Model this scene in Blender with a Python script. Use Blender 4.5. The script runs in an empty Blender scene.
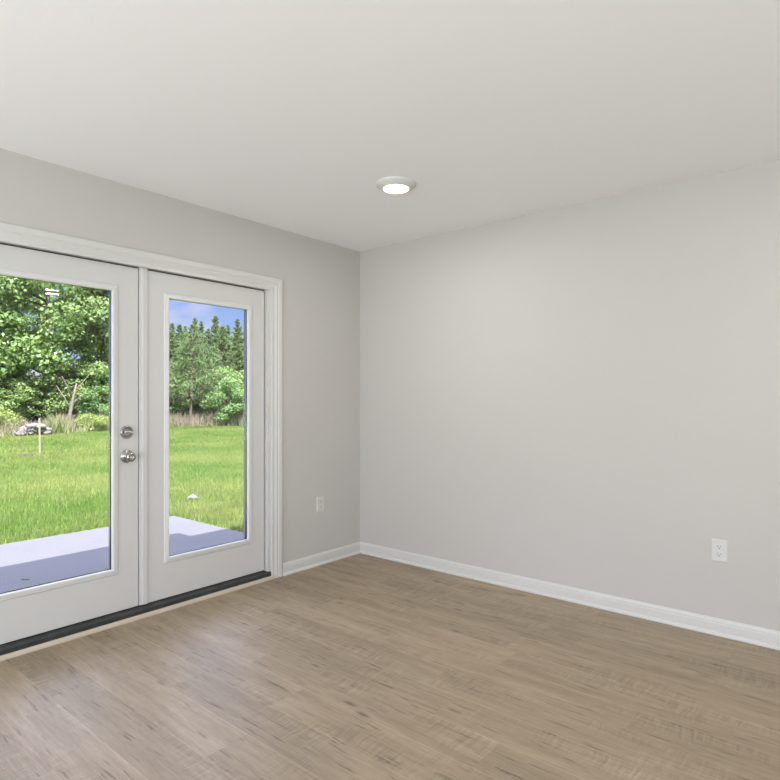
import bpy, bmesh, math, random
import numpy as np
from mathutils import Vector, Matrix

S = bpy.context.scene
COL = S.collection
rng = np.random.default_rng(7)
random.seed(7)

# ------------------------------------------------------------------ camera
cam_d = bpy.data.cameras.new('camera')
cam = bpy.data.objects.new('camera', cam_d)
COL.objects.link(cam)
S.camera = cam
cam.location = (3.191, -3.458, 1.244)
cam.rotation_euler = (math.radians(90), 0, math.atan2(0.639, 0.769))
cam_d.sensor_width = 36
cam_d.lens = 578 / 780 * 36
cam_d.shift_y = 9 / 780
cam_d.clip_end = 400
cam_d.clip_start = 0.02

# ------------------------------------------------------------------ view
S.view_settings.view_transform = 'Standard'
S.view_settings.look = 'None'
S.view_settings.gamma = 1
S.view_settings.exposure = 0.0
S.view_settings.use_curve_mapping = False


# ------------------------------------------------------------------ node helper
class NT:
    def __init__(s, tree):
        s.t = tree; s.n = tree.nodes; s.l = tree.links

    def add(s, typ, inputs=None, **props):
        nd = s.n.new(typ)
        for k, v in props.items():
            setattr(nd, k, v)
        for k, v in (inputs or {}).items():
            s.put(nd.inputs[k], v)
        return nd

    def put(s, sock, v):
        if isinstance(v, bpy.types.NodeSocket):
            s.l.new(v, sock)
        else:
            if isinstance(v, tuple) and len(v) == 3 and sock.type == 'RGBA':
                v = v + (1,)
            sock.default_value = v

    def m(s, op, a, b=0.0, c=0.0, clamp=False):
        nd = s.add('ShaderNodeMath', operation=op, use_clamp=clamp)
        for i, v in enumerate((a, b, c)):
            if i < len(nd.inputs):
                s.put(nd.inputs[i], v)
        return nd.outputs[0]

    def mix(s, fac, a, b, blend='MIX'):
        nd = s.add('ShaderNodeMix', data_type='RGBA', blend_type=blend)
        s.put(nd.inputs['Factor'], fac)
        s.put(nd.inputs[6], a); s.put(nd.inputs[7], b)
        return nd.outputs[2]

    def noise(s, vec, scale=1.0, detail=2.0, rough=0.5, dim='3D'):
        nd = s.add('ShaderNodeTexNoise', {'Scale': scale, 'Detail': detail, 'Roughness': rough}, noise_dimensions=dim)
        if vec is not None:
            s.l.new(vec, nd.inputs['Vector'])
        return nd.outputs[0]

    def ramp(s, fac, stops, interp='LINEAR'):
        nd = s.add('ShaderNodeValToRGB', {'Fac': fac})
        cr = nd.color_ramp; cr.interpolation = interp
        while len(cr.elements) < len(stops):
            cr.elements.new(0.5)
        for e, (p, c) in zip(cr.elements, stops):
            e.position = p
            e.color = (c + (1,)) if isinstance(c, tuple) else (c, c, c, 1)
        return nd.outputs[0]

    def rng(s, v, a, b, c, d):
        nd = s.add('ShaderNodeMapRange', {0: v, 1: a, 2: b, 3: c, 4: d})
        return nd.outputs[0]

    def comb(s, x, y, z=0.0):
        nd = s.add('ShaderNodeCombineXYZ', {0: x, 1: y, 2: z})
        return nd.outputs[0]


# ------------------------------------------------------------------ sky
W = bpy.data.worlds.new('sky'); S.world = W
W.use_nodes = True
t = NT(W.node_tree); t.n.clear()
tc = t.add('ShaderNodeTexCoord')
sep = t.add('ShaderNodeSeparateXYZ', {0: tc.outputs['Generated']})
grad = t.ramp(sep.outputs[2], [(0.0, (0.52, 0.62, 0.95)), (0.10, (0.38, 0.54, 0.97)), (0.25, (0.25, 0.40, 0.92)), (0.42, (0.56, 0.66, 1.0)), (1.0, (0.54, 0.64, 1.0))])
vec = t.add('ShaderNodeMapping', {0: tc.outputs['Generated'], 1: (0.35, 0.1, 0.0), 3: (1.0, 1.0, 2.6)})
cl = t.noise(vec.outputs[0], 4.5, 6, 0.55)
cm = t.rng(cl, 0.42, 0.60, 0, 1)
colr = t.mix(cm, grad, (0.80, 0.78, 0.98))
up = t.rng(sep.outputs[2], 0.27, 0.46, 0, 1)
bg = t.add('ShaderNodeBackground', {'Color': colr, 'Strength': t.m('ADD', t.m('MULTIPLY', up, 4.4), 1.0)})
out = t.add('ShaderNodeOutputWorld', {'Surface': bg.outputs[0]})

# ------------------------------------------------------------------ sun and fill lights
sd = bpy.data.lights.new('sun', 'SUN')
sd.energy = 14.0; sd.angle = 0.009; sd.color = (1.0, 0.95, 0.88)
sun = bpy.data.objects.new('sun', sd); COL.objects.link(sun)
sun.rotation_euler = Vector((-1, 0.5, -1.8)).to_track_quat('-Z', 'Y').to_euler()
sun.location = (6, -4, 9)


def fill_light(name, loc, rot, sx, sy, e, color=(0.895, 0.94, 1.0)):
    d = bpy.data.lights.new(name, 'AREA'); d.shape = 'RECTANGLE'; d.size = sx; d.size_y = sy
    d.energy = e; d.color = color
    o = bpy.data.objects.new(name, d); COL.objects.link(o); o.location = loc; o.rotation_euler = rot
    return o


# unseen area lamps added behind the camera, tilted up to brighten the ceiling
fill_light('rear_fill_light', (2.3, -6.6, 0.9), (math.radians(146), 0, 0), 3.2, 1.9, 196)
fill_light('side_fill_light', (5.7, -4.2, 0.9), (math.radians(150), 0, math.radians(90)), 2.6, 1.7, 92)


# ------------------------------------------------------------------ materials
def mat(name):
    m = bpy.data.materials.new(name); m.use_nodes = True
    tr = NT(m.node_tree); tr.n.clear()
    return m, tr


def principled(name, color, rough=0.5, metal=0.0, spec=0.5, bump=None, var=None):
    """bump=(scale,strength,distance); var=(scale, amount)"""
    m, t = mat(name)
    tc = t.add('ShaderNodeTexCoord')
    c = color
    if var:
        n = t.noise(tc.outputs['Object'], var[0], 4, 0.6)
        k = t.rng(n, 0.3, 0.7, 1 - var[1], 1 + var[1])
        mm = t.add('ShaderNodeVectorMath', {0: color}, operation='SCALE'); t.put(mm.inputs['Scale'], k)
        c = mm.outputs[0]
    p = t.add('ShaderNodeBsdfPrincipled', {'Roughness': rough, 'Metallic': metal, 'Specular IOR Level': spec})
    t.put(p.inputs['Base Color'], c)
    if bump:
        n = t.noise(tc.outputs['Object'], bump[0], 3, 0.6)
        b = t.add('ShaderNodeBump', {'Strength': bump[1], 'Distance': bump[2], 'Height': n})
        t.l.new(b.outputs[0], p.inputs['Normal'])
    t.add('ShaderNodeOutputMaterial', {'Surface': p.outputs[0]})
    return m


M_wall = principled('greige_wall_paint', (0.532, 0.519, 0.499), 0.75, spec=0.25, bump=(170, 0.10, 0.002), var=(0.9, 0.012))
M_ceil = principled('flat_white_ceiling_paint', (0.89, 0.893, 0.905), 0.9, spec=0.15, bump=(120, 0.16, 0.003))
M_trim = principled('white_trim_enamel', (0.615, 0.612, 0.603), 0.38, spec=0.45)
M_door = principled('white_door_enamel', (0.60, 0.597, 0.59), 0.42, spec=0.45, bump=(60, 0.03, 0.001))
M_lite = principled('white_lite_frame', (0.67, 0.675, 0.67), 0.35, spec=0.5)
M_bronze = principled('dark_bronze_threshold', (0.035, 0.040, 0.040), 0.42, spec=0.4, var=(14, 0.25))
M_rubber = principled('dark_weatherstrip', (0.03, 0.03, 0.028), 0.8, spec=0.2)
M_strip = principled('cream_floor_strip', (0.56, 0.49, 0.41), 0.55, spec=0.35, var=(8, 0.05))
M_nickel = principled('satin_nickel', (0.42, 0.415, 0.40), 0.22, metal=1.0)
M_plastic = principled('white_plastic', (0.62, 0.617, 0.605), 0.35, spec=0.5)
M_spacer = principled('dark_grey_spacer', (0.035, 0.035, 0.035), 0.8, spec=0.1)
M_outer = principled('grey_outer_glazing_frame', (0.22, 0.22, 0.22), 0.6)
M_slot = principled('dark_slot', (0.09, 0.088, 0.085), 0.6)
M_fix = principled('white_fixture_trim', (0.66, 0.665, 0.66), 0.45)
M_siding = principled('pale_siding', (0.6, 0.6, 0.6), 0.7, bump=(20, 0.1, 0.005))
M_soffit = principled('white_soffit', (0.6, 0.6, 0.6), 0.6)
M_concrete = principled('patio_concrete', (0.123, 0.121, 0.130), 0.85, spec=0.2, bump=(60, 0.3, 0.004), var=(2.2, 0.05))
M_bark = principled('bark', (0.16, 0.125, 0.10), 0.9, spec=0.1, bump=(9, 0.6, 0.03), var=(4, 0.3))
M_palebark = principled('pale_bark', (0.211, 0.174, 0.143), 0.9, spec=0.1, bump=(9, 0.6, 0.03), var=(4, 0.25))
M_rock = principled('pale_rock', (0.17, 0.155, 0.145), 0.9, spec=0.15, bump=(9, 1.0, 0.05), var=(9, 0.6))
M_white_rock = principled('white_stone', (0.19, 0.186, 0.18), 0.85, bump=(30, 0.6, 0.01))
M_stake = principled('bare_pine_stake', (0.32, 0.285, 0.20), 0.8, var=(5, 0.1))
M_soil = principled('dark_soil', (0.05, 0.04, 0.03), 0.95, bump=(20, 0.8, 0.02))
M_leafbit = principled('dead_leaf', (0.10, 0.09, 0.09), 0.9)


def glass_mat():
    m, t = mat('clear_door_glass')
    fr = t.add('ShaderNodeFresnel', {'IOR': 1.24})
    tr = t.add('ShaderNodeBsdfTransparent', {'Color': (0.985, 0.992, 0.99)})
    gl = t.add('ShaderNodeBsdfGlossy', {'Color': (1, 1, 1), 'Roughness': 0.0})
    mx = t.add('ShaderNodeMixShader', {0: fr.outputs[0], 1: tr.outputs[0], 2: gl.outputs[0]})
    t.add('ShaderNodeOutputMaterial', {'Surface': mx.outputs[0]})
    return m


M_glass = glass_mat()


def emit_mat():
    m, t = mat('lit_lamp_lens')
    e = t.add('ShaderNodeEmission', {'Color': (1.0, 0.66, 0.26), 'Strength': 13.0})
    t.add('ShaderNodeOutputMaterial', {'Surface': e.outputs[0]})
    return m


M_lens = emit_mat()


def floor_mat():
    m, t = mat('grey_oak_vinyl_planks')
    tc = t.add('ShaderNodeTexCoord')
    sp = t.add('ShaderNodeSeparateXYZ', {0: tc.outputs['Object']})
    X, Y = sp.outputs[0], sp.outputs[1]
    v = t.m('DIVIDE', t.m('ADD', Y, 0.872 + 0.182 * 60), 0.182)
    row = t.m('FLOOR', v)
    fv = t.m('SUBTRACT', v, row)
    wr = t.add('ShaderNodeTexWhiteNoise', noise_dimensions='1D'); t.put(wr.inputs['W'], row)
    u = t.m('DIVIDE', t.m('ADD', X, t.m('MULTIPLY', wr.outputs[0], 9.7)), 1.22)
    colm = t.m('FLOOR', u)
    fu = t.m('SUBTRACT', u, colm)
    wn = t.add('ShaderNodeTexWhiteNoise', {'Vector': t.comb(row, colm, 3.7)}, noise_dimensions='3D')
    r1 = wn.outputs[0]
    wn2 = t.add('ShaderNodeTexWhiteNoise', {'Vector': t.comb(colm, row, 11.3)}, noise_dimensions='3D')
    r2 = wn2.outputs[0]
    zo = t.m('MULTIPLY', r1, 40.0)
    # broad figure, streaks, fine grain: all run along the plank
    big = t.noise(t.comb(t.m('MULTIPLY', X, 1.3), t.m('MULTIPLY', Y, 9.0), zo), 1.0, 4, 0.6)
    st = t.noise(t.comb(t.m('MULTIPLY', X, 3.2), t.m('MULTIPLY', Y, 46.0), zo), 1.0, 5, 0.65)
    fine = t.noise(t.comb(t.m('MULTIPLY', X, 16.0), t.m('MULTIPLY', Y, 240.0), zo), 1.0, 3, 0.6)
    # cross-cut saw marks in patches
    wob = t.noise(t.comb(t.m('MULTIPLY', X, 3.0), t.m('MULTIPLY', Y, 9.0), zo), 1.0, 2, 0.5)
    saw = t.noise(t.comb(t.m('ADD', t.m('MULTIPLY', X, 95.0), t.m('MULTIPLY', wob, 4.0)), t.m('MULTIPLY', Y, 7.0), zo), 1.0, 2, 0.6)
    sm = t.rng(t.noise(t.comb(t.m('MULTIPLY', X, 1.6), t.m('MULTIPLY', Y, 5.0), t.m('ADD', zo, 9.0)), 1.0, 3, 0.5), 0.47, 0.62, 0, 1)
    # knots and short dark dashes
    vo = t.add('ShaderNodeTexVoronoi', {'Vector': t.comb(t.m('MULTIPLY', X, 3.2), t.m('MULTIPLY', Y, 10.0), zo), 'Scale': 1.0}, feature='F1')
    kn = t.rng(vo.outputs['Distance'], 0.03, 0.16, 1, 0)
    kmask = t.rng(t.noise(t.comb(t.m('MULTIPLY', X, 1.0), t.m('MULTIPLY', Y, 3.0), t.m('ADD', zo, 5.0)), 1.0, 2, 0.5), 0.50, 0.56, 0, 1)
    kn = t.m('MULTIPLY', kn, kmask)
    dash = t.rng(t.noise(t.comb(t.m('MULTIPLY', X, 6.0), t.m('MULTIPLY', Y, 60.0), t.m('ADD', zo, 2.0)), 1.0, 2, 0.5), 0.62, 0.72, 0, 1)
    base = t.mix(t.rng(big, 0.30, 0.70, 0, 1), (0.266, 0.199, 0.128), (0.378, 0.293, 0.198))
    base = t.mix(t.rng(st, 0.42, 0.72, 0, 0.55), base, (0.21, 0.158, 0.105))
    k = t.m('ADD', t.rng(r2, 0, 1, 0.90, 1.10), t.rng(fine, 0.3, 0.7, -0.13, 0.13))
    k = t.m('ADD', k, t.m('MULTIPLY', sm, t.rng(saw, 0.3, 0.7, -0.24, 0.16)))
    k = t.m('SUBTRACT', k, t.m('MULTIPLY', kn, 0.7))
    k = t.m('SUBTRACT', k, t.m('MULTIPLY', dash, 0.45))
    # plank joints
    ev = t.m('MINIMUM', fv, t.m('SUBTRACT', 1.0, fv))
    eu = t.m('MINIMUM', fu, t.m('SUBTRACT', 1.0, fu))
    j = t.m('MAXIMUM', t.rng(ev, 0.0, 0.011, 1, 0), t.rng(eu, 0.0, 0.0016, 1, 0))
    k = t.m('MULTIPLY', k, t.m('ADD', 1.0, t.m('MULTIPLY', t.rng(ev, 0.0, 0.028, 1, 0), 0.26)))
    mm = t.add('ShaderNodeVectorMath', {0: base}, operation='SCALE'); t.put(mm.inputs['Scale'], k)
    rough = t.m('ADD', t.rng(st, 0.3, 0.7, 0.42, 0.54), t.m('MULTIPLY', j, 0.2))
    p = t.add('ShaderNodeBsdfPrincipled', {'Base Color': mm.outputs[0], 'Roughness': rough, 'Specular IOR Level': 0.8})
    h = t.m('ADD', t.m('MULTIPLY', fine, 0.5), t.m('MULTIPLY', t.m('MULTIPLY', saw, sm), 0.5))
    h = t.m('SUBTRACT', h, t.m('MULTIPLY', j, 0.4))
    b = t.add('ShaderNodeBump', {'Strength': 0.22, 'Distance': 0.0015, 'Height': h})
    t.l.new(b.outputs[0], p.inputs['Normal'])
    t.add('ShaderNodeOutputMaterial', {'Surface': p.outputs[0]})
    return m


M_floor = floor_mat()


def foliage(name, dark, light, hue=None, trans=0.35, nscale=0.9):
    m, t = mat(name)
    tc = t.add('ShaderNodeTexCoord')
    geo = t.add('ShaderNodeNewGeometry')
    oi = t.add('ShaderNodeObjectInfo')
    n = t.noise(tc.outputs['Object'], nscale, 3, 0.6)
    f = t.m('ADD', t.m('MULTIPLY', geo.outputs['Random Per Island'], 0.6), t.rng(n, 0.35, 0.65, 0.0, 0.4))
    c = t.mix(f, dark, light)
    if hue:
        c = t.mix(t.m('MULTIPLY', oi.outputs['Random'], 0.55), c, hue)
    d = t.add('ShaderNodeBsdfDiffuse', {'Color': c})
    tr = t.add('ShaderNodeBsdfTranslucent', {'Color': t.mix(0.35, c, (0.35, 0.45, 0.05))})
    gl = t.add('ShaderNodeBsdfGlossy', {'Color': (0.9, 0.95, 1.0), 'Roughness': 0.45})
    mx = t.add('ShaderNodeMixShader', {0: trans, 1: d.outputs[0], 2: tr.outputs[0]})
    mx2 = t.add('ShaderNodeMixShader', {0: 0.02, 1: mx.outputs[0], 2: gl.outputs[0]})
    t.add('ShaderNodeOutputMaterial', {'Surface': mx2.outputs[0]})
    return m


M_leaf = foliage('broadleaf_foliage', (0.043, 0.102, 0.025), (0.340, 0.443, 0.170), (0.221, 0.358, 0.102))
M_leaf_light = foliage('fresh_green_foliage', (0.074, 0.163, 0.044), (0.266, 0.400, 0.148))
M_yellow = foliage('yellow_green_foliage', (0.153, 0.213, 0.043), (0.358, 0.408, 0.128))
M_needle = foliage('pine_needles', (0.067, 0.118, 0.044), (0.296, 0.385, 0.178), (0.178, 0.281, 0.126))
M_dry = foliage('dry_weeds', (0.198, 0.144, 0.108), (0.450, 0.369, 0.306), trans=0.25, nscale=0.5)
M_weed = foliage('green_weeds', (0.104, 0.141, 0.044), (0.311, 0.326, 0.148), trans=0.3, nscale=0.5)


def lawn_color(t):
    geo = t.add('ShaderNodeNewGeometry')
    P = geo.outputs['Position']
    a = t.noise(P, 0.35, 3, 0.6)
    b = t.noise(P, 2.2, 3, 0.6)
    c = t.mix(t.rng(a, 0.38, 0.62, 0, 1), (0.130, 0.210, 0.048), (0.225, 0.265, 0.082))
    c = t.mix(t.rng(b, 0.52, 0.72, 0, 0.5), c, (0.25, 0.28, 0.12))
    return c, geo, P


def grass_mat():
    m, t = mat('lawn_blades')
    c, geo, P = lawn_color(t)
    k = t.rng(geo.outputs['Random Per Island'], 0, 1, 0.62, 1.32)
    mm = t.add('ShaderNodeVectorMath', {0: c}, operation='SCALE'); t.put(mm.inputs['Scale'], k)
    d = t.add('ShaderNodeBsdfDiffuse', {'Color': mm.outputs[0]})
    tr = t.add('ShaderNodeBsdfTranslucent', {'Color': mm.outputs[0]})
    mx = t.add('ShaderNodeMixShader', {0: 0.35, 1: d.outputs[0], 2: tr.outputs[0]})
    t.add('ShaderNodeOutputMaterial', {'Surface': mx.outputs[0]})
    return m


def ground_mat():
    m, t = mat('lawn_ground')
    c, geo, P = lawn_color(t)
    fine = t.noise(P, 30.0, 3, 0.7)
    mm = t.add('ShaderNodeVectorMath', {0: c}, operation='SCALE'); t.put(mm.inputs['Scale'], t.rng(fine, 0.3, 0.7, 0.55, 1.15))
    sp = t.add('ShaderNodeSeparateXYZ', {0: P})
    # the mown lawn ends at the tree line; leaf litter and weeds beyond it
    edge = t.m('ADD', t.m('MULTIPLY', sp.outputs[0], -1.0), t.m('MULTIPLY', t.noise(P, 0.4, 3, 0.6), 2.0))
    c2 = t.mix(t.rng(edge, 23.0, 25.0, 0, 1), mm.outputs[0], t.mix(t.noise(P, 1.5, 4, 0.7), (0.05, 0.07, 0.03), (0.16, 0.15, 0.08)))
    p = t.add('ShaderNodeBsdfPrincipled', {'Base Color': c2, 'Roughness': 0.95, 'Specular IOR Level': 0.05})
    b = t.add('ShaderNodeBump', {'Strength': 0.8, 'Distance': 0.04, 'Height': fine})
    t.l.new(b.outputs[0], p.inputs['Normal'])
    t.add('ShaderNodeOutputMaterial', {'Surface': p.outputs[0]})
    return m


M_grass = grass_mat()
M_ground = ground_mat()


# ------------------------------------------------------------------ mesh helpers
def link(name, me, m=None, parent=None, kind=None, smooth=False):
    if m is not None and not me.materials:
        me.materials.append(m)
    o = bpy.data.objects.new(name, me); COL.objects.link(o)
    if parent is not None:
        o.parent = parent
    if kind:
        o['kind'] = kind
    if smooth:
        for p in me.polygons:
            p.use_smooth = True
    return o


def from_bm(name, bm, m, parent=None, kind=None, smooth=False, bevel=0.0, seg=2):
    if bevel:
        bmesh.ops.bevel(bm, geom=list(bm.edges), offset=bevel, segments=seg, profile=0.5, affect='EDGES')
    bmesh.ops.recalc_face_normals(bm, faces=list(bm.faces))
    me = bpy.data.meshes.new(name); bm.to_mesh(me); bm.free()
    return link(name, me, m, parent, kind, smooth)


def box(bm, x0, x1, y0, y1, z0, z1):
    r = bmesh.ops.create_cube(bm, size=1.0)
    for v in r['verts']:
        v.co = Vector(((x0 + x1) / 2 + v.co.x * (x1 - x0), (y0 + y1) / 2 + v.co.y * (y1 - y0), (z0 + z1) / 2 + v.co.z * (z1 - z0)))
    return r['verts']


def boxes(name, lst, m, parent=None, kind=None, bevel=0.0):
    bm = bmesh.new()
    for b in lst:
        box(bm, *b)
    return from_bm(name, bm, m, parent, kind, bevel=bevel)


def sweep(bm, sections, closed=True):
    """sections: list of equal-length lists of 3-D points"""
    rings = [[bm.verts.new(p) for p in s] for s in sections]
    n = len(rings[0])
    for a, b in zip(rings, rings[1:]):
        for i in range(n if closed else n - 1):
            j = (i + 1) % n
            bm.faces.new((a[i], a[j], b[j], b[i]))
    bm.faces.new(rings[0]); bm.faces.new(list(reversed(rings[-1])))


def lathe(bm, prof, seg=48, frame=Matrix.Identity(4), cap=True):
    """prof: (r, h) turned about local Z"""
    rings = []
    for r, h in prof:
        rings.append([bm.verts.new(frame @ Vector((r * math.cos(2 * math.pi * i / seg), r * math.sin(2 * math.pi * i / seg), h))) for i in range(seg)])
    for a, b in zip(rings, rings[1:]):
        for i in range(seg):
            j = (i + 1) % seg
            bm.faces.new((a[i], a[j], b[j], b[i]))
    if cap:
        bm.faces.new(rings[0]); bm.faces.new(list(reversed(rings[-1])))


def empty(name, loc, label, cat, group=None, rz=0.0):
    o = bpy.data.objects.new(name, None); COL.objects.link(o)
    o.empty_display_size = 0.1
    o.location = loc; o.rotation_euler = (0, 0, rz)
    tag(o, label, cat, group)
    return o


def tag(o, label, cat, group=None):
    o['label'] = label; o['category'] = cat
    if group:
        o['group'] = group
    return o


# ------------------------------------------------------------------ room shell
RX, RY, H = 6.8, -7.5, 2.44
GZ = -0.12
boxes('floor', [(0, RX, RY, 0, -0.1, 0)], M_floor, kind='structure')
boxes('ceiling', [(0, RX, RY, 0, H, H + 0.12)], M_ceil, kind='structure')

# left wall holds the double-door opening
DY0, DY1 = -2.742, -0.906      # rough opening
DZ = 2.02
boxes('wall_left', [(-0.15, 0, DY1, 0, -0.1, H + 0.12), (-0.15, 0, RY, DY0, -0.1, H + 0.12), (-0.15, 0, DY0, DY1, DZ, H + 0.12),
                    (-0.15, 0, DY0, DY1, -0.1, -0.001)], M_wall, kind='structure')
# right-hand wall of the photo, with a kitchen window far to its right
WX0, WX1, WZ0, WZ1 = 4.42, 5.50, 1.08, 2.02
boxes('wall_right', [(-0.15, WX0, 0, 0.15, -0.1, H + 0.12), (WX1, RX + 0.15, 0, 0.15, -0.1, H + 0.12),
                     (WX0, WX1, 0, 0.15, -0.1, WZ0), (WX0, WX1, 0, 0.15, WZ1, H + 0.12)], M_wall, kind='structure')
# walls behind the camera with their openings
boxes('wall_rear', [(-0.15, 0.6, RY - 0.15, RY, -0.1, H + 0.12), (4.0, RX + 0.15, RY - 0.15, RY, -0.1, H + 0.12),
                    (0.6, 4.0, RY - 0.15, RY, -0.1, 0.35), (0.6, 4.0, RY - 0.15, RY, 2.3, H + 0.12)], M_wall, kind='structure')
boxes('wall_far_side', [(RX, RX + 0.15, RY, -6.0, -0.1, H + 0.12), (RX, RX + 0.15, -3.2, 0, -0.1, H + 0.12),
                        (RX, RX + 0.15, -6.0, -3.2, -0.1, 0.45), (RX, RX + 0.15, -6.0, -3.2, 2.25, H + 0.12)], M_wall, kind='structure')


def window_unit(name, ax, a0, a1, z0, z1, c0, c1, mull):
    """ax 'x': the opening runs along x in a wall spanning y c0..c1"""
    f = 0.05
    parts = [(a0, a0 + f, z0, z1), (a1 - f, a1, z0, z1), (a0 + f, a1 - f, z0, z0 + f), (a0 + f, a1 - f, z1 - f, z1)]
    for k in range(1, mull + 1):
        p = a0 + (a1 - a0) * k / (mull + 1)
        parts.append((p - f / 2, p + f / 2, z0 + f, z1 - f))
    cm = (c0 + c1) / 2
    def mk(p, lo, hi):
        return (p[0], p[1], lo, hi, p[2], p[3]) if ax == 'x' else (lo, hi, p[0], p[1], p[2], p[3])
    o = boxes(name, [mk(p, cm - 0.03, cm + 0.03) for p in parts], M_trim, kind='structure')
    boxes('window_pane', [mk((a0 + f, a1 - f, z0 + f, z1 - f), cm - 0.004, cm + 0.004)], M_glass, parent=o)
    return o


window_unit('window_1', 'x', WX0, WX1, WZ0, WZ1, 0, 0.15, 1)
window_unit('window_2', 'x', 0.6, 4.0, 0.35, 2.3, RY - 0.15, RY, 2)
window_unit('window_3', 'y', -6.0, -3.2, 0.45, 2.25, RX, RX + 0.15, 1)

# roof and eaves: the eave above the doors reaches further out than the one to its right
boxes('roof', [(-0.64, RX + 0.6, RY - 0.6, -1.10, H + 0.125, H + 0.31), (-0.42, RX + 0.6, -1.10, 0.0, H + 0.125, H + 0.31),
               (-0.42, 4.0, 0.0, 3.6, H + 0.125, H + 0.31)], M_soffit, kind='structure')
boxes('wall_exterior', [(-0.15, 0, 0.15, 3.4, -0.1, H + 0.12), (0, 3.9, 3.25, 3.4, -0.1, H + 0.12), (3.75, 3.9, 0.15, 3.25, -0.1, H + 0.12)], M_siding, kind='structure')


# baseboards with a quarter-round shoe
BP = [(0, 0), (0.027, 0), (0.027, 0.006), (0.0245, 0.0125), (0.019, 0.017), (0.0135, 0.019), (0.013, 0.058), (0.0105, 0.063),
      (0.0115, 0.067), (0.0095, 0.074), (0.005, 0.080), (0.0035, 0.085), (0, 0.085)]
bm = bmesh.new()
sweep(bm, [[(0.0 + a, -0.815, z) for a, z in BP], [(a, -a, z) for a, z in BP]])
from_bm('baseboard_left', bm, M_trim, kind='structure')
bm = bmesh.new()
sweep(bm, [[(a, -a, z) for a, z in BP], [(RX, -a, z) for a, z in BP]])
from_bm('baseboard_right', bm, M_trim, kind='structure')

# door frame: jambs and head (trim_1), profiled casing (trim_2), threshold (trim_3), cream floor strip (trim_4)
JR, JL, JT = -0.933, -2.716, 1.999
fr = boxes('trim_1', [(-0.15, 0.0, JR, DY1, 0.0546, DZ), (-0.15, 0.0, DY0, JL, 0.0546, DZ), (-0.15, 0.0, JL, JR, JT, DZ),
                      (-0.15, -0.08, JR - 0.012, JR, 0.0546, JT), (-0.15, -0.08, JL, JL + 0.012, 0.0546, JT), (-0.15, -0.08, JL, JR, JT - 0.012, JT)],
           M_trim, kind='structure')
boxes('weatherstrip', [(-0.078, -0.045, JR - 0.008, JR - 0.0005, 0.047, JT), (-0.078, -0.045, JL + 0.0005, JL + 0.008, 0.047, JT),
                       (-0.078, -0.045, JL, JR, JT - 0.008, JT - 0.0005)], M_rubber, parent=fr)
CP = [(0, 0), (0, 0.009), (0.003, 0.0115), (0.014, 0.0115), (0.018, 0.0095), (0.024, 0.0095), (0.034, 0.0125), (0.044, 0.015), (0.049, 0.013),
      (0.053, 0.013), (0.058, 0.0165), (0.082, 0.018), (0.088, 0.0165), (0.091, 0.013), (0.091, 0)]
yi, yl, zi = -0.909, -2.740, 1.995
bm = bmesh.new()
sweep(bm, [[(tt, yi + w, 0) for w, tt in CP], [(tt, yi + w, zi + w) for w, tt in CP], [(tt, yl - w, zi + w) for w, tt in CP], [(tt, yl - w, 0) for w, tt in CP]])
from_bm('trim_2', bm, M_trim, kind='structure')
bm = bmesh.new()
TP = [(-0.20, -0.03), (0.0035, -0.0), (0.0045, 0.042), (0.001, 0.047), (-0.018, 0.052), (-0.024, 0.0542), (-0.085, 0.0542), (-0.20, 0.02)]
sweep(bm, [[(a, yl, z) for a, z in TP], [(a, yi, z) for a, z in TP]])
from_bm('trim_3', bm, M_bronze, kind='structure')
bm = bmesh.new()
SP = [(0.005, 0), (0.021, 0), (0.021, 0.010), (0.018, 0.017), (0.012, 0.0205), (0.005, 0.0215)]
sweep(bm, [[(a, yl - 0.02, z) for a, z in SP], [(a, yi + 0.028, z) for a, z in SP]])
from_bm('trim_4', bm, M_strip, kind='structure')


# ------------------------------------------------------------------ doors
def ring_profile(bm, y0, y1, z0, z1, prof):
    """prof: (offset inward from the rectangle, x); sweeps a mitred picture frame"""
    rings = []
    for (yy, zz, sy, sz) in ((y0, z0, 1, 1), (y1, z0, -1, 1), (y1, z1, -1, -1), (y0, z1, 1, -1)):
        rings.append([bm.verts.new((x, yy + sy * o, zz + sz * o)) for o, x in prof])
    n = len(prof)
    for k in range(4):
        a, b = rings[k], rings[(k + 1) % 4]
        for i in range(n):
            j = (i + 1) % n
            bm.faces.new((a[i], a[j], b[j], b[i]))


XF = -0.030   # inner face of both leaves
XB = -0.075


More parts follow.
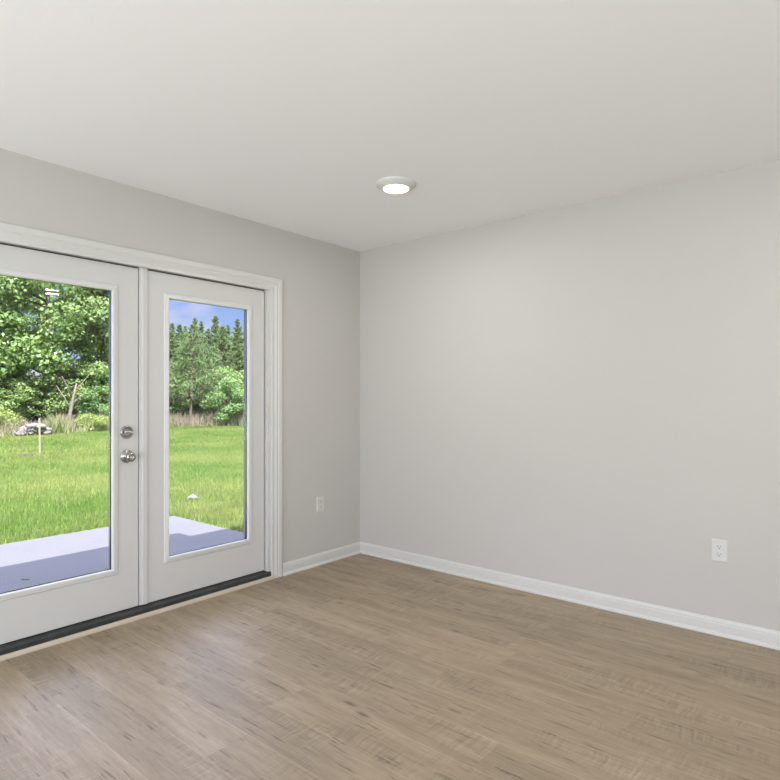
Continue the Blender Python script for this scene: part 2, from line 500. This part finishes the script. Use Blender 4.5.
def door_leaf(name, y0, y1, gy0, gy1):
    z0, z1 = 0.062, 1.990
    gz0, gz1 = 0.300, 1.845
    hole = 0.012
    d = boxes(name, [(XB, XF, y0, gy0 - hole, z0, z1), (XB, XF, gy1 + hole, y1, z0, z1),
                     (XB, XF, gy0 - hole, gy1 + hole, z0, gz0 - hole), (XB, XF, gy0 - hole, gy1 + hole, gz1 + hole, z1)],
              M_door, kind='structure')
    # glazing frame, inner side then outer side
    w = 0.030
    bm = bmesh.new()
    pr = [(0.0, XF + 0.0005), (0.001, XF + 0.004), (0.006, XF + 0.007), (0.010, XF + 0.0065), (0.013, XF + 0.0085), (0.024, XF + 0.0105), (w - 0.001, XF + 0.010),
          (w, XF + 0.008), (w + 0.001, XF - 0.010), (0.016, XF - 0.010), (0.016, XF + 0.0005)]
    ring_profile(bm, gy0 - w, gy1 + w, gz0 - w, gz1 + w, pr)
    from_bm('glazing_frame', bm, M_lite, parent=d)
    bm = bmesh.new()
    pr2 = [(o, 2 * (XF + XB) / 2 - x) for o, x in pr]
    ring_profile(bm, gy0 - w - 0.004, gy1 + w + 0.004, gz0 - w - 0.004, gz1 + w + 0.004, pr2)
    from_bm('glazing_frame', bm, M_outer, parent=d)
    # spacer inside the sealed unit, then the glass
    bm = bmesh.new()
    ring_profile(bm, gy0 - 0.010, gy1 + 0.010, gz0 - 0.010, gz1 + 0.010, [(0, XF - 0.0105), (0.0095, XF - 0.0105), (0.0095, XB + 0.0105), (0, XB + 0.0105)])
    from_bm('glass_spacer', bm, M_spacer, parent=d)
    for xx, tilt in ((XF - 0.014, 0.0), (XF - 0.030, math.radians(0.34))):
        bm = bmesh.new()
        hz = (gz0 + gz1) / 2
        box(bm, -0.0015, 0.0015, gy0 - 0.0004, gy1 + 0.0004, gz0 - hz, gz1 - hz)
        g = from_bm('glass_pane', bm, M_glass, parent=d); g.location = (xx, 0, hz); g.rotation_euler = (0, tilt, 0)
    boxes('bottom_sweep', [(XB + 0.006, XF - 0.006, y0 + 0.002, y1 - 0.002, 0.0545, 0.062)], M_rubber, parent=d)
    return d


d1 = door_leaf('door_1', -2.708, -1.836, -2.556, -1.982)
d2 = door_leaf('door_2', -1.778, -0.942, -1.650, -1.076)
# astragal post fixed to the meeting edge of the right-hand leaf
bm = bmesh.new()
AP = [(XB, -1.829), (XB, -1.778), (XF, -1.778), (XF + 0.002, -1.779), (XF + 0.0075, -1.7845), (XF + 0.0075, -1.8115), (XF + 0.0035, -1.815), (XF + 0.0035, -1.827), (XF + 0.001, -1.829)]
sweep(bm, [[(a, b, 0.062) for a, b in AP], [(a, b, 1.9985) for a, b in AP]])
from_bm('astragal', bm, M_door, parent=d2)
boxes('astragal_foot', [(XB, XF + 0.004, -1.828, -1.780, 0.0546, 0.062)], M_rubber, parent=d2)

RotX = Matrix.Rotation(math.radians(90), 4, 'Y')     # local Z to world +X


def at(y, z):
    return Matrix.Translation((XF, y, z)) @ RotX


KY = -1.903
bm = bmesh.new()
lathe(bm, [(0.037, 0.0), (0.037, 0.004), (0.0335, 0.0095), (0.0285, 0.0105), (0.0255, 0.0085), (0.0235, 0.0045), (0.021, 0.0042), (0.004, 0.0048)], frame=at(KY, 1.057))
db = from_bm('deadbolt', bm, M_nickel, parent=d1, smooth=True)
bm = bmesh.new()
vs = box(bm, XF + 0.0045, XF + 0.024, KY - 0.0205, KY + 0.0205, 1.057 - 0.0065, 1.057 + 0.0065)
from_bm('thumb_turn', bm, M_nickel, parent=db, bevel=0.0022)
bm = bmesh.new()
lathe(bm, [(0.037, 0.0), (0.037, 0.003), (0.035, 0.006), (0.027, 0.009), (0.014, 0.011), (0.0115, 0.016), (0.0115, 0.028), (0.014, 0.031), (0.0215, 0.036),
           (0.0265, 0.043), (0.0275, 0.051), (0.0255, 0.059), (0.020, 0.063), (0.0125, 0.0645), (0.011, 0.0625), (0.004, 0.0622)], frame=at(KY, 0.921))
kn = from_bm('door_knob', bm, M_nickel, parent=d1, smooth=True)
bm = bmesh.new()
box(bm, XF + 0.0622, XF + 0.067, KY - 0.002, KY + 0.002, 0.921 - 0.008, 0.921 + 0.008)
from_bm('lock_button', bm, M_nickel, parent=kn, bevel=0.0008)


# ------------------------------------------------------------------ outlets
def outlet(loc, rz, label):
    """built facing local -Y, back on the local y=0 plane"""
    e = empty('wall_outlet', loc, label, 'outlet', rz=rz)
    bm = bmesh.new()
    w, h, dth = 0.0385, 0.0585, 0.0055
    rings = [(w, h, 0.0), (w, h, -0.002), (w - 0.002, h - 0.002, -0.0042), (w - 0.005, h - 0.005, -dth)]
    rr = [[bm.verts.new((sx * a, y, sz * b)) for sx, sz in ((-1, -1), (1, -1), (1, 1), (-1, 1))] for a, b, y in rings]
    for a, b in zip(rr, rr[1:]):
        for i in range(4):
            bm.faces.new((a[i], a[(i + 1) % 4], b[(i + 1) % 4], b[i]))
    bm.faces.new(rr[0]); bm.faces.new(rr[-1])
    from_bm('cover_plate', bm, M_plastic, parent=e)
    for s in (-1, 1):
        zc = s * 0.0195
        bm = bmesh.new()
        n = 40; pts = []
        for i in range(n):
            a = 2 * math.pi * i / n
            pts.append((0.0172 * math.cos(a), max(-0.0135, min(0.0135, 0.0172 * math.sin(a)))))
        sweep(bm, [[(p, -dth + 0.0005, zc + q) for p, q in pts], [(p, -dth - 0.0018, zc + q) for p, q in pts], [(p * 0.96, -dth - 0.0024, zc + q * 0.96) for p, q in pts]])
        r = from_bm('receptacle', bm, M_plastic, parent=e)
        bm = bmesh.new()
        yf = -dth - 0.0026
        box(bm, -0.0075, -0.0052, yf, yf + 0.0008, zc - 0.0005, zc + 0.0085)
        box(bm, 0.0052, 0.0072, yf, yf + 0.0008, zc + 0.0005, zc + 0.0078)
        lathe(bm, [(0.0028, 0.0), (0.0028, 0.0008)], 16, Matrix.Translation((0, yf + 0.0008, zc - 0.0065)) @ Matrix.Rotation(math.radians(90), 4, 'X'))
        from_bm('socket_slots', bm, M_slot, parent=r)
    bm = bmesh.new()
    lathe(bm, [(0.0034, -0.0004), (0.0034, 0.0008), (0.0026, 0.0014)], 20, Matrix.Translation((0, -dth, 0)) @ Matrix.Rotation(math.radians(90), 4, 'X'))
    from_bm('plate_screw', bm, M_plastic, parent=e)
    return e


outlet((2.579, 0.0, 0.444), 0.0, 'white duplex electrical outlet on the right wall with dark ground holes')
outlet((0.0, -0.440, 0.452), math.radians(90), 'small white outlet low on the wall between door casing and corner')


# ------------------------------------------------------------------ ceiling lights
def ceiling_light():
    e = empty('ceiling_light', (0, 0, 0), 'round white flush ceiling light, lit', 'ceiling light')
    bm = bmesh.new()
    lathe(bm, [(0.112, 0.0), (0.112, -0.004), (0.110, -0.0085), (0.101, -0.016), (0.086, -0.0255), (0.0765, -0.0295), (0.0705, -0.0285), (0.0705, -0.004)], 72, cap=False)
    from_bm('trim_ring', bm, M_fix, parent=e, smooth=True)
    bm = bmesh.new()
    lathe(bm, [(0.0705, -0.010), (0.0705, -0.0270), (0.068, -0.0295), (0.05, -0.0315), (0.02, -0.032)], 60)
    from_bm('lens', bm, M_lens, parent=e, smooth=True)
    ld = bpy.data.lights.new('lamp_glow', 'AREA'); ld.shape = 'DISK'; ld.size = 0.14; ld.energy = 8.0; ld.color = (1.0, 0.96, 0.90)
    lo = bpy.data.objects.new('lamp_glow', ld); COL.objects.link(lo); lo.parent = e; lo.location = (0, 0, -0.036)
    return e


L0 = ceiling_light()
L0.location = (1.162, -0.964, H)
L0['label'] = 'round white flush ceiling light, lit, near the room corner'


def copy_tree(o, parent=None):
    c = o.copy(); COL.objects.link(c)
    if parent is not None:
        c.parent = parent
    for ch in [x for x in bpy.data.objects if x.parent == o]:
        copy_tree(ch, c)
    return c


for (x, y, lab) in ((3.68, -0.93, 'warm round ceiling light seen only as a glint in the left door glass'),):
    c = copy_tree(L0); c.location = (x, y, H); c['label'] = lab
for (x, y) in ((1.162, -4.7), (3.68, -5.3), (5.8, -4.6)):  # unseen lamps added behind the camera for more interior light
    c = copy_tree(L0); c.location = (x, y, H); c['label'] = 'round white ceiling light added unseen behind the camera as room fill'; c['group'] = 'fill ceiling lights added behind the camera'

# ------------------------------------------------------------------ outdoors: ground and patio
bm = bmesh.new()
box(bm, -220, 60, -120, 160, GZ - 0.6, GZ - 0.02)
from_bm('ground', bm, M_ground, kind='structure')
boxes('patio_slab', [(-3.08, -0.1505, -5.2, 0.13, GZ - 0.3, GZ)], M_concrete, kind='structure', bevel=0.008)


def arr_mesh(name, verts, faces_n, m, parent=None):
    """verts (N*k,3) with k-gon faces in order"""
    k = faces_n
    nf = len(verts) // k
    me = bpy.data.meshes.new(name)
    me.vertices.add(nf * k); me.vertices.foreach_set('co', np.asarray(verts, dtype=np.float32).ravel())
    me.loops.add(nf * k); me.loops.foreach_set('vertex_index', np.arange(nf * k, dtype=np.int32))
    me.polygons.add(nf)
    me.polygons.foreach_set('loop_start', np.arange(0, nf * k, k, dtype=np.int32))
    me.polygons.foreach_set('loop_total', np.full(nf, k, dtype=np.int32))
    me.update(calc_edges=True)
    me.materials.append(m)
    return me


def blades(px, py, h, w, z0, lean=0.45):
    n = len(px)
    a = rng.uniform(0, 2 * np.pi, n)
    la = rng.uniform(0, 2 * np.pi, n); ll = h * rng.uniform(0, lean, n) * 1.4
    base = np.stack([px, py, np.full(n, z0)], 1)
    side = np.stack([np.cos(a) * w / 2, np.sin(a) * w / 2, np.zeros(n)], 1)
    tip = base + np.stack([np.cos(la) * ll, np.sin(la) * ll, h], 1)
    v = np.empty((n, 3, 3)); v[:, 0] = base - side; v[:, 1] = base + side; v[:, 2] = tip
    return v.reshape(-1, 3)


# lawn: fine blades near the patio, coarser ones further out
V = []
n = 210000
x = -3.0 - 9.5 * rng.random(n) ** 1.35; y = rng.uniform(-3.2, 7.5, n)
keep = ~((x > -3.085) & (y < 0.135))
x, y = x[keep], y[keep]
V.append(blades(x, y, rng.uniform(0.035, 0.085, len(x)), rng.uniform(0.006, 0.011, len(x)), GZ - 0.022))
n = 26000
x = rng.uniform(-3.1, -0.16, n); y = 0.135 + 2.6 * rng.random(n)
V.append(blades(x, y, rng.uniform(0.035, 0.085, n), rng.uniform(0.006, 0.011, n), GZ - 0.022))
n = 110000
x = rng.uniform(-24.0, -11.5, n); y = rng.uniform(-3, 16, n)
V.append(blades(x, y, rng.uniform(0.04, 0.10, n), rng.uniform(0.018, 0.035, n), GZ - 0.022))
g = link('lawn_grass', arr_mesh('lawn_grass', np.concatenate(V), 3, M_grass), kind='stuff')
tag(g, 'mown bright green grass of the back yard behind the patio', 'grass')

# strip of weeds between lawn and trees
edge = np.array([(-20.5, -14.0), (-21.0, -2.0), (-20.9, 3.5), (-22.2, 7.5), (-23.4, 11.0), (-21.8, 13.6), (-17.5, 17.5), (-12.0, 23.0)])
seg = np.diff(edge, axis=0); sl = np.linalg.norm(seg, axis=1); cs = np.concatenate([[0], np.cumsum(sl)])


def along(n, d0, d1):
    s = rng.uniform(0, cs[-1], n); i = np.clip(np.searchsorted(cs, s) - 1, 0, len(sl) - 1)
    tt = (s - cs[i]) / sl[i]
    p = edge[i] + seg[i] * tt[:, None]
    away = p - np.array([3.19, -3.46]); away /= np.linalg.norm(away, axis=1)[:, None]
    d = rng.uniform(d0, d1, n)
    return p + away * d[:, None], s


p, s = along(52000, -0.3, 5.5)
clump = 0.5 + 0.5 * np.sin(s * 1.7 + np.sin(s * 0.6) * 3)
wgt = np.where(p[:, 1] > 9.5, 0.95, 0.45)
k = rng.random(len(p)) < wgt
q = p[k]; hh = rng.uniform(0.2, 0.85, len(q)) * (0.6 + 0.5 * clump[k])
o = link('dry_weeds', arr_mesh('dry_weeds', blades(q[:, 0], q[:, 1], hh, rng.uniform(0.02, 0.045, len(q)), GZ - 0.02, 0.5), 3, M_dry), kind='stuff')
tag(o, 'tan dry weeds in a strip between lawn and trees', 'weeds')
p, s = along(60000, -0.6 , 6.0)
clump = 0.5 + 0.5 * np.sin(s * 2.3 + 1.3 + np.sin(s * 0.9) * 2)
k = rng.random(len(p)) < np.where(p[:, 1] > 9.5, 0.25, 0.9)
q = p[k]; hh = rng.uniform(0.12, 0.78, len(q)) * (0.35 + 0.8 * clump[k])
o = link('green_weeds', arr_mesh('green_weeds', blades(q[:, 0], q[:, 1], hh, rng.uniform(0.03, 0.06, len(q)), GZ - 0.02, 0.5), 3, M_weed), kind='stuff')
tag(o, 'yellowish green tall weeds before the leafy trees', 'weeds')


# ------------------------------------------------------------------ tree builders
def unit(n):
    v = rng.normal(size=(n, 3)); return v / np.linalg.norm(v, axis=1)[:, None]


def leaf_quads(pos, nrm, L, Wd):
    n = len(pos)
    r = unit(n)
    t1 = np.cross(nrm, r); t1 /= np.linalg.norm(t1, axis=1)[:, None] + 1e-9
    t2 = np.cross(nrm, t1)
    L = L[:, None]; Wd = Wd[:, None]
    v = np.empty((n, 4, 3))
    v[:, 0] = pos - t1 * L / 2; v[:, 1] = pos + t2 * Wd / 2 - t1 * L * 0.05; v[:, 2] = pos + t1 * L / 2 - nrm * L * 0.12; v[:, 3] = pos - t2 * Wd / 2 - t1 * L * 0.05
    return v.reshape(-1, 3)


def clusters_to_leaves(C, R, per, size):
    """C (k,3) cluster centres, R (k,) radii"""
    k = len(C); idx = np.repeat(np.arange(k), per)
    d = unit(len(idx)); d[:, 2] *= 0.62
    rad = R[idx] * (0.35 + 0.65 * rng.random(len(idx)) ** 0.5)
    pos = C[idx] + d * rad[:, None]
    nrm = d * 0.7 + unit(len(idx)) * 0.8 + np.array([0, 0, 0.55]); nrm /= np.linalg.norm(nrm, axis=1)[:, None]
    L = rng.uniform(0.7, 1.3, len(idx)) * size
    return leaf_quads(pos, nrm, L, L * 0.6)


def tube(bm, pts, radii, seg=8):
    rings = []
    for i, p in enumerate(pts):
        a = Vector(pts[max(i - 1, 0)]); b = Vector(pts[min(i + 1, len(pts) - 1)])
        q = (b - a).normalized().to_track_quat('Z', 'Y')
        rings.append([bm.verts.new(Vector(p) + q @ Vector((radii[i] * math.cos(2 * math.pi * j / seg), radii[i] * math.sin(2 * math.pi * j / seg), 0))) for j in range(seg)])
    for a, b in zip(rings, rings[1:]):
        for j in range(seg):
            bm.faces.new((a[j], a[(j + 1) % seg], b[(j + 1) % seg], b[j]))
    bm.faces.new(rings[0]); bm.faces.new(list(reversed(rings[-1])))


def limb(p0, p1, sag, n=6):
    p0 = np.array(p0); p1 = np.array(p1); out = []
    j = rng.normal(size=3) * 0.06 * np.linalg.norm(p1 - p0)
    for i in range(n):
        u = i / (n - 1)
        out.append(tuple(p0 + (p1 - p0) * u + np.array([0, 0, sag]) * math.sin(math.pi * u) + j * math.sin(math.pi * u)))
    return out


def leafy_tree_meshes(h, rad, base, k, per, size, trunk_r, bark=M_bark, leaf=M_leaf, name='leaf'):
    cz = (h + base) / 2; ch = (h - base) / 2
    u = unit(k); rr = 0.35 + 0.62 * rng.random(k) ** 0.6
    C = u * rr[:, None] * np.array([rad, rad, ch]) + np.array([0, 0, cz])
    # fuller low, narrower on top
    f = np.clip((C[:, 2] - base) / (h - base), 0, 1)
    C[:, :2] *= (1.12 - 0.45 * f)[:, None]
    R = rng.uniform(0.13, 0.24, k) * rad + 0.25
    crown = arr_mesh('crown', clusters_to_leaves(C, R, per, size), 4, leaf)
    bm = bmesh.new()
    top = (rng.normal() * 0.2, rng.normal() * 0.2, h * 0.82)
    tp = limb((0, 0, -0.1), top, 0, 9)
    tube(bm, tp, [trunk_r * (1.25 if i == 0 else 1 - i / 9.5) for i in range(9)], 10)
    for i in rng.permutation(k)[:min(k, 26)]:
        z = max(base * 0.8, min(C[i, 2] - 0.6, h * 0.7)); t_ = z / (h * 0.82)
        s0 = (top[0] * t_, top[1] * t_, z)
        tube(bm, limb(s0, C[i], 0.15, 6), [trunk_r * 0.36 * (1 - q / 6.5) for q in range(6)], 6)
    bmesh.ops.recalc_face_normals(bm, faces=list(bm.faces))
    tm = bpy.data.meshes.new('trunk'); bm.to_mesh(tm); bm.free(); tm.materials.append(bark)
    for p_ in tm.polygons: p_.use_smooth = True
    return crown, tm


def pine_meshes(h, rad, base, whorls, tufts, bark=M_bark, nw=0.035, nl=0.26, lean=0.0, dens=1.0):
    bm = bmesh.new()
    top = np.array([lean, lean * 0.3, h])
    def tr(z):
        q = z / h
        return np.array([lean * q + 0.06 * math.sin(q * 5), lean * 0.3 * q + 0.05 * math.cos(q * 4), z])
    tube(bm, [tuple(tr(z)) for z in np.linspace(-0.1, h, 12)], [max(0.015, 0.016 * h * (1 - i / 12)) for i in range(12)], 9)
    V = []
    for w in range(whorls):
        u = (w + 0.5 * rng.random()) / whorls
        z = base + (h - base) * (1 - (1 - u) ** 1.0) * 0.985
        L = rad * (1 - u) ** 1.05 * (0.55 + 0.45 * min(1, u * 4 + 0.3)) + 0.04
        nb = int(rng.integers(4, 7))
        a0 = rng.uniform(0, 6.28)
        for b in range(nb):
            a = a0 + b * 2 * math.pi / nb + rng.normal() * 0.25
            Lb = L * rng.uniform(0.7, 1.15)
            p0 = tr(z)
            rise = Lb * (0.10 + 0.75 * u) * rng.uniform(0.7, 1.3)
            d = np.array([math.cos(a) * Lb, math.sin(a) * Lb, rise])
            pts = [p0 + d * q + np.array([0, 0, -0.12 * Lb * math.sin(math.pi * q) + 0.10 * Lb * q * q]) for q in np.linspace(0, 1, 5)]
            tube(bm, [tuple(p_) for p_ in pts], [0.006 * h * (1 - q / 5.5) * (0.4 + 0.6 * (1 - u)) for q in range(5)], 5)
            m_ = max(3, int(tufts * Lb / rad * 1.3 * dens)) + 2
            for i in range(m_):
                q = 0.25 + 0.78 * rng.random()
                c = p0 + d * min(q, 1.02) + np.array([0, 0, 0.10 * Lb * q * q]) + rng.normal(size=3) * np.array([0.15, 0.15, 0.09]) * Lb * 0.7
                k = 13
                dr = unit(k) * 0.9 + (d / np.linalg.norm(d)) * 0.55 + np.array([0, 0, 0.45 + 0.9 * u * u])
                dr /= np.linalg.norm(dr, axis=1)[:, None]
                ln = nl * (1 - 0.62 * u) * rng.uniform(0.6, 1.2, k)
                sd_ = np.cross(dr, unit(k)); sd_ /= np.linalg.norm(sd_, axis=1)[:, None]
                v = np.empty((k, 3, 3)); v[:, 0] = c - sd_ * nw / 2; v[:, 1] = c + sd_ * nw / 2; v[:, 2] = c + dr * ln[:, None]
                V.append(v.reshape(-1, 3))
    bmesh.ops.recalc_face_normals(bm, faces=list(bm.faces))
    tm = bpy.data.meshes.new('trunk'); bm.to_mesh(tm); bm.free(); tm.materials.append(bark)
    cm_ = arr_mesh('needles', np.concatenate(V), 3, M_needle)
    return cm_, tm


def plant(name, meshes, loc, sc, rz, label, cat, group=None, parts=('crown', 'trunk')):
    e = empty(name, (loc[0], loc[1], GZ - 0.02), label, cat, group, rz)
    e.scale = (sc[0], sc[0], sc[1]) if isinstance(sc, tuple) else (sc, sc, sc)
    for nm, me in zip(parts, meshes):
        o = bpy.data.objects.new(nm, me); COL.objects.link(o); o.parent = e
    return e


big_a = leafy_tree_meshes(11.5, 3.9, 0.9, 105, 230, 0.23, 0.24)
big_b = leafy_tree_meshes(10.0, 3.2, 0.6, 80, 230, 0.22, 0.20)
under = leafy_tree_meshes(4.2, 2.0, 0.2, 46, 260, 0.15, 0.08)
shrub = leafy_tree_meshes(2.4, 1.15, 0.1, 26, 230, 0.12, 0.05, leaf=M_leaf_light)
yshrub = leafy_tree_meshes(1.1, 0.75, 0.02, 16, 200, 0.085, 0.03, leaf=M_yellow)

# leafy trees behind the left door
plant('leafy_tree', big_a, (-29.6, 8.3), 1.0, 0.4, 'tallest dense leafy tree filling the upper half of the left door glass', 'tree', parts=('crown', 'trunk'))
plant('leafy_tree', big_b, (-27.3, 10.3), (0.8, 1.0), 2.1, 'leafy tree at the right edge of the left door glass with sky gaps', 'tree')
plant('leafy_tree', big_b, (-30.4, 4.6), 1.1, 1.2, 'broad leafy tree at the far left edge of the left door glass', 'tree')
for i, (x, y, s_, r_) in enumerate(((-37.5, 9.0, 0.85, 0.3), (-35.0, 13.4, 0.72, 3.3), (-33.0, 0.6, 1.1, 5.0), (-32.0, -5.0, 1.0, 4.0), (-38.0, 3.5, 0.9, 2.2))):
    plant('leafy_tree', (big_a, big_b)[i % 2], (x, y), s_, r_, 'leafy tree in the back row behind the front leafy trees', 'tree', 'back row of leafy trees')
# undergrowth along the edge of the wood
U = [(-28.4, 5.9), (-27.4, 8.6), (-26.8, 10.9), (-27.2, 13.0), (-25.9, 14.3), (-24.9, 15.6), (-23.6, 16.6), (-22.0, 18.0), (-28.4, 2.9), (-28.2, -0.4), (-19.6, 19.6), (-29.8, 10.6), (-29.0, 7.2), (-28.6, 4.4), (-28.9, 9.5), (-28.6, 12.0), (-28.6, 1.2), (-27.8, 14.9), (-26.5, 16.6), (-25.3, 18.2)]
for i, (x, y) in enumerate(U):
    plant('undergrowth_shrub', under, (x, y), (0.85 + 0.3 * ((i * 7) % 5) / 5, 0.62 + 0.25 * ((i * 3) % 4) / 4), i * 1.9, 'dark green undergrowth bush at the foot of the wood', 'bush', 'undergrowth bushes along the wood')
plant('broadleaf_shrub', shrub, (-21.9, 13.9), (1.05, 0.98), 0.7, 'bright green rounded bush low at the right of the right door glass', 'bush')
plant('broadleaf_shrub', shrub, (-25.3, 9.1), (1.0, 0.8), 2.7, 'fresh green bush right of the bare sapling in the left door glass', 'bush')
plant('yellow_shrub', yshrub, (-22.4, 3.85), (1.0, 1.0), 0.2, 'yellow-green bush left of the pale rubble pile', 'bush')
plant('yellow_shrub', yshrub, (-21.9, 7.3), (0.9, 0.7), 1.2, 'small yellow-green bush right of the pale rubble pile', 'bush')

# pines behind the right door
young = pine_meshes(5.3, 2.1, 1.3, 15, 12, bark=M_palebark, nw=0.055, nl=0.28, lean=0.25, dens=1.3)
tall_a = pine_meshes(9.0, 2.3, 1.0, 26, 13, nw=0.10, nl=0.42, dens=1.25)
tall_b = pine_meshes(9.0, 1.9, 1.0, 28, 12, nw=0.10, nl=0.40, dens=1.25)
PN = ('needles', 'trunk')
plant('pine_tree', young, (-24.1, 13.0), 1.0, 0.8, 'young pine with pale leaning trunk standing at the lawn edge', 'tree', parts=PN)
PT = [(-42.5, 19.7, 0.847), (-43.4, 21.5, 0.914), (-39.5, 20.8, 0.841), (-42.3, 23.7, 0.862), (-39.1, 22.5, 0.901), (-40.4, 24.0, 0.895), (-36.9, 23.1, 0.903), (-39.6, 26.0, 0.872), (-35.5, 24.2, 0.876), (-37.4, 26.5, 0.895), (-34.8, 26.0, 0.919), (-36.3, 28.7, 0.891), (-33.7, 28.3, 0.917), (-34.1, 30.6, 0.91)]
TALL = len(PT)
PT += [(-32.3, 15.2, 0.62), (-30.3, 15.5, 0.62), (-33.5, 18.0, 0.74), (-29.4, 17.6, 0.66), (-29.6, 18.7, 0.7), (-27.1, 18.1, 0.62), (-28.1, 20.0, 0.68), (-33.3, 14.3, 0.6), (-26.3, 20.2, 0.66)]
for i, (x, y, s_) in enumerate(PT):
    near = i >= TALL
    plant('pine_tree', (tall_a, tall_b)[i % 2], (x, y), (s_ * (1.25 if near else 1.0), s_), i * 2.3,
          'mid-green pine standing between the young pine and the tall pines' if near else 'tall pine of the row whose tips stand against the sky', 'tree',
          'middle row of pines' if near else 'tall pines against the sky', parts=PN)

# bare sapling in the left glass
bm = bmesh.new()
tube(bm, [(0, 0, -0.1), (0.05, 0.06, 0.7), (0.02, 0.2, 1.4), (0.1, 0.32, 2.1)], [0.10, 0.075, 0.055, 0.03], 8)
for (a, b, c, z) in ((0.3, 0.75, 1.9, 1.1), (-0.4, -0.35, 2.0, 0.9), (0.2, 0.9, 2.6, 1.6), (0.1, -0.3, 2.4, 1.5)):
    tube(bm, [(0.03, 0.13, z), ((a) / 2, b / 2 + 0.1, (z + c) / 2), (a, b, c)], [0.035, 0.022, 0.01], 6)
o = from_bm('bare_sapling', bm, M_palebark, smooth=True); o.location = (-24.6, 7.3, GZ - 0.02)
tag(o, 'thin bare grey-brown sapling at the edge of the weeds', 'tree')


# rubble pile, stake, stones
def rock(name, loc, size, seed, m=M_rock):
    r = random.Random(seed)
    bm = bmesh.new(); bmesh.ops.create_icosphere(bm, subdivisions=3, radius=1.0)
    ph = [Vector((r.uniform(-1, 1), r.uniform(-1, 1), r.uniform(-1, 1))).normalized() for _ in range(9)]
    cut = [r.uniform(0.62, 0.95) for _ in ph]
    for v in bm.verts:
        for d, c in zip(ph, cut):
            e = v.co.dot(d)
            if e > c:
                v.co -= d * (e - c) * 0.9
        v.co = Vector((v.co.x * size[0], v.co.y * size[1], v.co.z * size[2]))
    o = from_bm(name, bm, m); o.location = loc; o.rotation_euler = (0, 0, r.uniform(0, 3))
    return o


RK = []
for j in range(26):
    u_ = random.random(); yy = 4.15 + 1.25 * u_ + random.uniform(-0.06, 0.06); lay = random.random()
    RK.append((-20.85 + random.uniform(-0.3, 0.25), yy - 0.1, GZ + 0.08 + 0.30 * lay * math.sin(math.pi * min(max(u_, 0.12), 0.9)) ** 0.5, random.uniform(0.10, 0.21), random.uniform(0.07, 0.13)))
for i, (x, y, z, a, b) in enumerate(RK):
    o = rock('rubble_stone', (x, y, z), (a * 0.9, a, b), 20 + i, M_rock if i % 3 else M_white_rock)
    tag(o, 'pale grey stone of the low rubble pile behind the stake', 'rock', 'stones of the rubble pile')
o = rock('white_stone', (-4.0, 0.93, GZ + 0.0), (0.085, 0.09, 0.05), 5, M_white_rock)
tag(o, 'small white stone lying in the lawn beyond the patio', 'rock')
o = rock('soil_clod', (-12.35, 1.62, GZ), (0.16, 0.20, 0.06), 9, M_soil)
tag(o, 'dark clod of soil in the grass beside the wooden stake', 'soil')
bm = bmesh.new()
box(bm, -0.015, 0.015, -0.015, 0.015, -0.15, 0.88)
box(bm, -0.011, 0.011, -0.011, 0.011, 0.88, 0.90)
o = from_bm('wooden_stake', bm, M_stake, bevel=0.002); o.location = (-12.36, 1.92, GZ)
o.rotation_euler = (0.01, -0.015, 0.3)
tag(o, 'thin upright bare wooden stake standing in the lawn', 'stake')
bm = bmesh.new()
box(bm, -0.025, 0.025, -0.012, 0.012, 0.0, 0.006)
o = from_bm('dead_leaf', bm, M_leafbit, bevel=0.002); o.location = (-1.72, -1.86, GZ); o.rotation_euler = (0, 0, 0.5)
tag(o, 'tiny dark leaf scrap on the shaded patio concrete', 'leaf')
